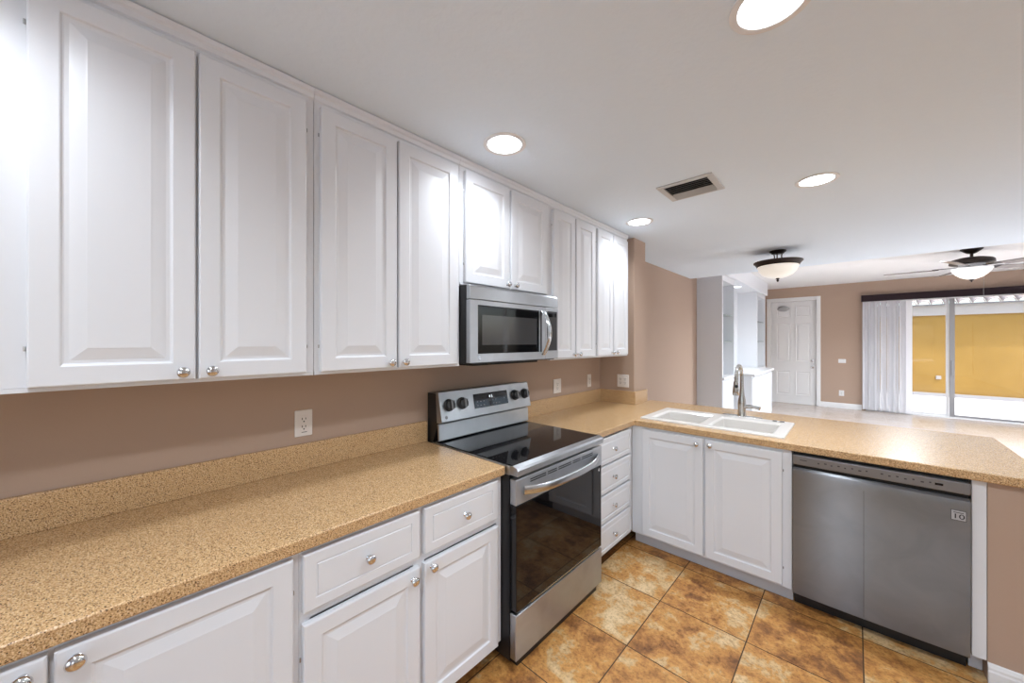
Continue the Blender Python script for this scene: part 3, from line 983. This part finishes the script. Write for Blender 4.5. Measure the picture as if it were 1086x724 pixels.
FX, FY, FZ = 1.185, 3.235, CT + 0.0006
fc = thing('faucet', 'brushed nickel gooseneck pull-down faucet with deck plate behind the sink', 'faucet', (FX, FY, FZ))
MB().prism([(0.13 * math.cos(a) + (0.0 if abs(math.cos(a)) < 1e-3 else 0), 0.028 * math.sin(a)) for a in [2 * math.pi * i / 32 for i in range(32)]], 'z', 0, 0.007) \
    .build('deck_plate', 'nickel', fc, bevel=0.002)
MB().lathe([(0.030, 0.007), (0.028, 0.02), (0.026, 0.05), (0.027, 0.09), (0.025, 0.12), (0.0165, 0.17), (0.013, 0.22), (0.012, 0.27)], 24).build('body', 'nickel', fc, smooth=True)
gp = [(0, 0, 0.265)]
for i in range(19):
    a = math.pi * i / 18 * 1.02
    gp.append((-0.006 * i / 18, -0.075 + 0.075 * math.cos(a), 0.305 + 0.085 * math.sin(a)))
gp.append((-0.007, -0.152, 0.275))
MB().tube(gp, 0.0118, 16).build('spout', 'nickel', fc, smooth=True)
MB().lathe([(0.020, 0), (0.0225, 0.004), (0.0215, 0.035), (0.0165, 0.07), (0.0135, 0.10)], 22).build('spray_head', 'nickel', fc, loc=(-0.008, -0.154, 0.178), rot=(0.06, 0, 0), smooth=True)
MB().lathe([(0.011, 0), (0.011, 0.004), (0, 0.005)], 18).build('spray_button', 'black', fc, loc=(-0.002, -0.176, 0.245), rot=(R90, 0, 0.6), smooth=True)
hv = MB().tube([(0.018, -0.004, 0.080), (0.045, -0.006, 0.083), (0.085, -0.012, 0.083), (0.118, -0.018, 0.078)], [0.019, 0.017, 0.014, 0.0165], 16, (0.85, 0.95))
hv.build('lever', 'nickel', fc, smooth=True)


# ------------------------------------------------------------------ wall plates
def outlet(label, loc, rotz, w=0.072, h=0.117, kind='duplex', cat='outlet', body='plate'):
    r = thing('wall_outlet' if kind != 'switch' else 'light_switch', label, cat, loc, rotz)
    MB().box(-w / 2, w / 2, -0.006, 0.0, -h / 2, h / 2).build('cover_plate', body, r, bevel=0.003)
    if kind == 'switch':
        n = max(1, round(w / 0.05))
        for i in range(n):
            x = (i - (n - 1) / 2) * 0.046
            MB().box(x - 0.016, x + 0.016, -0.009, -0.006, -0.033, 0.033).build('rocker', body, r, bevel=0.002)
        return r
    offs = [0.0] if kind != 'double' else [-0.023, 0.023]
    for ox in offs:
        MB().box(ox - 0.0165, ox + 0.0165, -0.0085, -0.006, -0.034, 0.034).build('socket_face', body, r, bevel=0.0015)
        s = MB()
        for zc in (0.017, -0.017):
            s.box(ox - 0.0085, ox - 0.0055, -0.0088, -0.0084, zc - 0.002, zc + 0.008).box(ox + 0.0055, ox + 0.0085, -0.0088, -0.0084, zc - 0.001, zc + 0.007)
            s.cyl((ox, -0.0084, zc - 0.009), (ox, -0.0088, zc - 0.009), 0.0032, seg=10)
        if kind == 'gfci':
            s.box(ox - 0.010, ox + 0.012, -0.0088, -0.0084, -0.041, -0.0385)
        s.build('slots', 'blackmatte', r)
    return r


outlet('ivory duplex wall outlet on the brown wall left of the range', (0.0005, 0.570, 1.120), R90, kind='gfci')
outlet('white wall outlet plate just right of the range backguard', (0.0005, 2.492, 1.115), R90, 0.105)
outlet('narrow ivory wall outlet in the dim corner beyond the range', (0.0005, 2.996, 1.121), R90, 0.062)
outlet('square double-gang ivory outlet on the beige wall stub', (0.241, 3.1995, 1.121), 0, 0.114, kind='double')
outlet('white switch plate on the far wall between the entry door and the blinds', (1.612, FAR_Y - 0.0005, 1.05), 0, 0.125, 0.085, kind='switch', cat='switch', body='trimwhite')
outlet('white outlet low on the far wall left of the blinds', (1.602, FAR_Y - 0.0005, 0.335), 0, 0.085, 0.125, body='trimwhite')


# ------------------------------------------------------------------ recessed lamps
def bulb(parent, watts, z, beam, size=0.06):
    d = bpy.data.lights.new('bulb', 'SPOT')
    d.energy = watts
    d.color = LAMP_COL
    d.spot_size = beam
    d.spot_blend = 1.0
    d.shadow_soft_size = size
    o = bpy.data.objects.new('bulb', d)
    COL.objects.link(o)
    o.parent = parent
    o.location = (0, 0, z)
    return o


def downlight(label, x, y, z=KCEIL, watts=None, beam=None):
    r = thing('downlight', label, 'ceiling light', (x, y, z), 0, 'recessed ceiling lights')
    MB().lathe([(0.102, 0.0), (0.102, -0.004), (0.096, -0.007), (0.082, -0.005), (0.079, 0.0)], 40, close=False).build('trim_ring', 'trimwhite', r, smooth=True)
    MB().lathe([(0.079, -0.001), (0.079, -0.003), (0.0, -0.004)], 40).build('lens', 'lamp', r, smooth=True)
    bulb(r, watts or CAN_WATTS, -0.012, beam or BEAM, 0.07 if z == KCEIL else 0.16)
    return r


downlight('recessed ceiling light near the wall cabinets, above the range', 0.583, 1.266, KCEIL, NEAR_WATTS)
downlight('recessed ceiling light near the wall stub, past the air vent', 0.568, 2.81, KCEIL, NEAR_WATTS)
downlight('recessed ceiling light above the sink and dishwasher, right of the air vent', 1.649, 2.79)
downlight('recessed ceiling light cut off by the top edge of the picture', 1.640, 1.246)
downlight('recessed ceiling light out of view behind the near wall cabinets', 0.68, -0.32, KCEIL, NEAR_WATTS)
downlight('recessed ceiling light out of view above the camera', 1.640, -0.29)
downlight('added unseen fill light over the dining side', 3.4, 1.246)  # unseen lamp added for kitchen fill
downlight('added unseen fill light over the dining corner', 3.4, 3.6)  # second unseen lamp added to fill the kitchen side

downlight('added living room fill light hidden behind the ceiling step, nearer the shelf towers', 2.3, 7.3, LCEIL, LIVING_FILL_WATTS, math.radians(165))  # extra lamp added out of sight to brighten the living room
downlight('added living room fill light hidden behind the ceiling step, farther from the shelf towers', 4.2, 7.5, LCEIL, LIVING_FILL_WATTS, math.radians(165))  # another added lamp, unseen, for living room brightness

# ------------------------------------------------------------------ ceiling air vent
av = thing('air_vent', 'grey rectangular air vent in the kitchen ceiling', 'vent', (0.917, 2.258, KCEIL))
VW, VD = 0.312, 0.285
MB().box(0, VW, 0, 0.035, -0.008, 0).box(0, VW, VD - 0.035, VD, -0.008, 0).box(0, 0.035, 0.035, VD - 0.035, -0.008, 0) \
    .box(VW - 0.035, VW, 0.035, VD - 0.035, -0.008, 0).build('frame', simple('vent_white_metal', (0.55, 0.55, 0.55), 0.4), av, bevel=0.002)
MB().box(0.035, VW - 0.035, 0.035, VD - 0.035, -0.0015, -0.0005).build('throat', 'ventdark', av)
for i in range(8):
    y = 0.046 + i * 0.0265
    if i < 5:
        p = [(y, -0.013), (y + 0.0015, -0.013), (y + 0.0255, -0.002), (y + 0.024, -0.002)]
    else:
        p = [(y, -0.002), (y + 0.002, -0.002), (y + 0.026, -0.013), (y + 0.024, -0.0135)]
    MB().prism(p, 'x', 0.036, VW - 0.036).build('louvre', 'ventgrey', av)

# ------------------------------------------------------------------ semi-flush light
fl = thing('ceiling_light', 'bronze semi-flush ceiling light with frosted glass bowl beyond the sink', 'ceiling light', (1.225, 4.70, KCEIL))
MB().lathe([(0.072, 0), (0.072, -0.012), (0.060, -0.020), (0.052, -0.030), (0.030, -0.034), (0, -0.034)], 32).build('canopy', 'bronze', fl, smooth=True)
for k in range(3):
    a = 2 * math.pi * k / 3 + 0.5
    c, s = math.cos(a), math.sin(a)
    MB().tube([(0.040 * c, 0.040 * s, -0.030), (0.034 * c, 0.034 * s, -0.055), (0.040 * c, 0.040 * s, -0.085), (0.075 * c, 0.075 * s, -0.110)], 0.0055, 8).build('support_arm', 'bronze', fl, smooth=True)
MB().lathe([(0.0, -0.095), (0.06, -0.098), (0.150, -0.108), (0.198, -0.112), (0.212, -0.112), (0.214, -0.120), (0.200, -0.132), (0.188, -0.152), (0.182, -0.160), (0.172, -0.160), (0.176, -0.130), (0, -0.112)], 48, close=False) \
    .build('rim', 'bronze', fl, smooth=True)
MB().lathe([(0.178, -0.150), (0.175, -0.175), (0.158, -0.215), (0.125, -0.250), (0.080, -0.272), (0.035, -0.282), (0, -0.284)], 48, close=False).build('bowl', 'bowl', fl, smooth=True)
MB().lathe([(0.0, -0.280), (0.016, -0.284), (0.018, -0.290), (0.008, -0.298), (0.012, -0.308), (0.007, -0.320), (0, -0.325)], 18).build('finial', 'bronze', fl, smooth=True)

# ------------------------------------------------------------------ ceiling fan
fn = thing('ceiling_fan', 'bronze five-blade ceiling fan with lit bowl in the living room', 'fan', (3.0, 8.07, LCEIL))
MB().lathe([(0.105, 0), (0.105, -0.012), (0.085, -0.030), (0.05, -0.060), (0.03, -0.070), (0, -0.070)], 28).build('canopy', 'bronze', fn, smooth=True)
MB().cyl((0, 0, -0.07), (0, 0, -0.125), 0.016).build('downrod', 'bronze', fn)
MB().lathe([(0.03, -0.118), (0.12, -0.126), (0.185, -0.145), (0.205, -0.165), (0.210, -0.205), (0.190, -0.216), (0, -0.216)], 36).build('motor_housing', 'bronze', fn, smooth=True)
MB().lathe([(0.12, -0.216), (0.12, -0.245), (0.165, -0.262), (0.190, -0.268), (0.190, -0.278), (0, -0.278)], 36).build('light_kit', 'trimwhite', fn, smooth=True)
MB().lathe([(0.188, -0.276), (0.180, -0.305), (0.150, -0.350), (0.100, -0.395), (0.045, -0.420), (0, -0.424)], 36, close=False).build('bowl', 'fanbowl', fn, smooth=True)
MB().lathe([(0.0, -0.420), (0.026, -0.426), (0.022, -0.436), (0.008, -0.446), (0.006, -0.462), (0, -0.464)], 16).build('finial', 'bronze', fn, smooth=True)
MB().cyl((0.10, -0.03, -0.36), (0.10, -0.03, -0.74), 0.0015, seg=6).build('pull_chain', 'nickel', fn)
for k in range(5):
    a = math.radians(176 + 72 * k)
    rz = Matrix.Rotation(a, 4, 'Z')
    pit = Matrix.Rotation(math.radians(-12), 4, 'X')
    m = MB()
    outl = [(0.30, -0.045), (0.34, -0.058), (0.80, -0.070), (0.845, -0.055), (0.86, 0.0), (0.845, 0.055), (0.80, 0.070), (0.34, 0.058), (0.30, 0.045)]
    m.prism(outl, 'z', -0.004, 0.004, Matrix.Translation((0, 0, -0.255)) @ rz @ pit)
    bl = m.build('blade', 'blade', fn)
    MB().prism([(0.10, -0.02), (0.20, -0.012), (0.27, -0.04), (0.36, -0.03), (0.36, 0.03), (0.27, 0.04), (0.20, 0.012), (0.10, 0.02)], 'z', 0.005, 0.012, Matrix.Translation((0, 0, -0.255)) @ rz @ pit) \
        .build('blade_iron', 'bronze', bl)

# ------------------------------------------------------------------ vertical blinds
vb = thing('vertical_blinds', 'white vertical blinds drawn to the left of the patio door under a dark valance', 'blinds', (1.92, FAR_Y, 0))
MB().box(0.0, 3.02, -0.135, -0.005, 2.335, 2.47).build('valance', 'valance', vb, bevel=0.004, label='dark purple-brown valance')
MB().box(0.02, 3.0, -0.085, -0.055, 2.315, 2.335).build('head_rail', 'alu', vb)
nv = 14
for i in range(nv):
    x = 0.040 + i * 0.0455
    ang = math.radians((62, -58, 70, -50, 55, -66)[i % 6])
    pts = []
    for j in range(9):
        u = (j / 8 - 0.5)
        pts.append((u * 0.089, 0.011 * (1 - 4 * u * u)))
    back = [(p[0], p[1] + 0.0012) for p in reversed(pts)]
    MB().prism(pts + back, 'z', 0.03, 2.315, Matrix.Translation((x, -0.07, 0)) @ Matrix.Rotation(ang, 4, 'Z')).build('vane', 'blind', vb, smooth=True)
MB().prism([(0.655, -0.10), (0.745, -0.09), (0.745, -0.0885), (0.655, -0.0985)], 'z', 0.03, 2.315).build('vane', 'blind', vb)

# ------------------------------------------------------------------ built-in wall unit beyond the kitchen
HB = 2.50
hd = MB().box(0.001, 0.40, 6.19, 9.87, HB, LCEIL - 0.001).build('wall_unit_header', 'cab')
tag(hd, 'white soffit box across the top of the built-in shelf unit', 'soffit')


def shelf_tower(label, y0, y1):
    t = thing('shelf_tower', label, 'shelf', (0, y0, 0), 0, 'built-in shelf towers')
    w_ = y1 - y0
    m = MB()
    m.box(0.001, 0.357, 0, 0.02, 0, HB - 0.001).box(0.001, 0.357, w_ - 0.02, w_, 0, HB - 0.001).box(0.001, 0.02, 0.02, w_ - 0.02, 0, HB - 0.001)
    m.box(0.02, 0.357, 0.02, w_ - 0.02, HB - 0.09, HB - 0.001).box(0.02, 0.35, 0.02, w_ - 0.02, 0, 0.90)
    m.box(0.337, 0.357, 0.02, 0.05, 0.90, HB - 0.09)
    m.build('body', 'cab', t)
    MB().box(0.02, 0.375, 0.021, w_ - 0.021, 0.901, 0.94).build('ledge', 'quartz', t)
    for z in (1.48, 1.90):
        MB().box(0.021, 0.33, 0.021, w_ - 0.021, z, z + 0.008).build('glass_shelf', 'shelfglass', t, label='thin glass shelf')
    dp = MB()
    n = 8
    for i in range(n):
        a = 0.03 + (w_ - 0.06) * i / n
        dp.box(0.351, 0.360, a, a + (w_ - 0.06) / n - 0.006, 0.08, 0.88)
    dp.build('beadboard_front', 'cab', t)
    return t


shelf_tower('tall white shelf tower nearest the kitchen, with glass shelves', 6.20, 6.955)
shelf_tower('tall white shelf tower nearest the entry door, with glass shelves', 8.90, 9.85)
bc = thing('bar_cabinet', 'low white beadboard cabinet between the two shelf towers', 'cabinet', (0, 6.957, 0))
MB().box(0.001, 0.60, 0, 1.941, 0.06, 0.92).box(0.001, 0.55, 0, 1.941, 0, 0.06).build('body', 'cab', bc)
MB().box(0.001, 0.645, 0, 1.941, 0.921, 0.96).build('bar_top', 'quartz', bc, bevel=0.004)
MB().box(0.001, 0.012, 0.0, 1.941, 0.961, HB - 0.001).build('back_panel', 'cab', bc)
for a, b in ((0.03, 0.55), (0.57, 0.78), (0.80, 1.35), (1.37, 1.91)):
    m = MB()
    n = max(3, round((b - a) / 0.07))
    for i in range(n):
        m.box(0.601, 0.612, a + (b - a) * i / n, a + (b - a) * (i + 1) / n - 0.005, 0.10, 0.89)
    m.build('door', 'cab', bc)
MB().box(0.601, 0.606, 0.552, 0.568, 0.10, 0.89).box(0.601, 0.606, 0.782, 0.798, 0.10, 0.89).build('door_gap', 'darkprint', bc)
r = thing('downlight', 'small recessed light in the soffit over the built-in bar', 'ceiling light', (0.22, 7.85, HB))
MB().lathe([(0.075, 0.0), (0.075, -0.004), (0.060, -0.004), (0.056, 0.0)], 28, close=False).build('trim_ring', 'trimwhite', r)
MB().lathe([(0.056, -0.001), (0.056, -0.002), (0.0, -0.003)], 28).build('lens', 'lamp', r)
bulb(r, 5, -0.010, BEAM, 0.04)
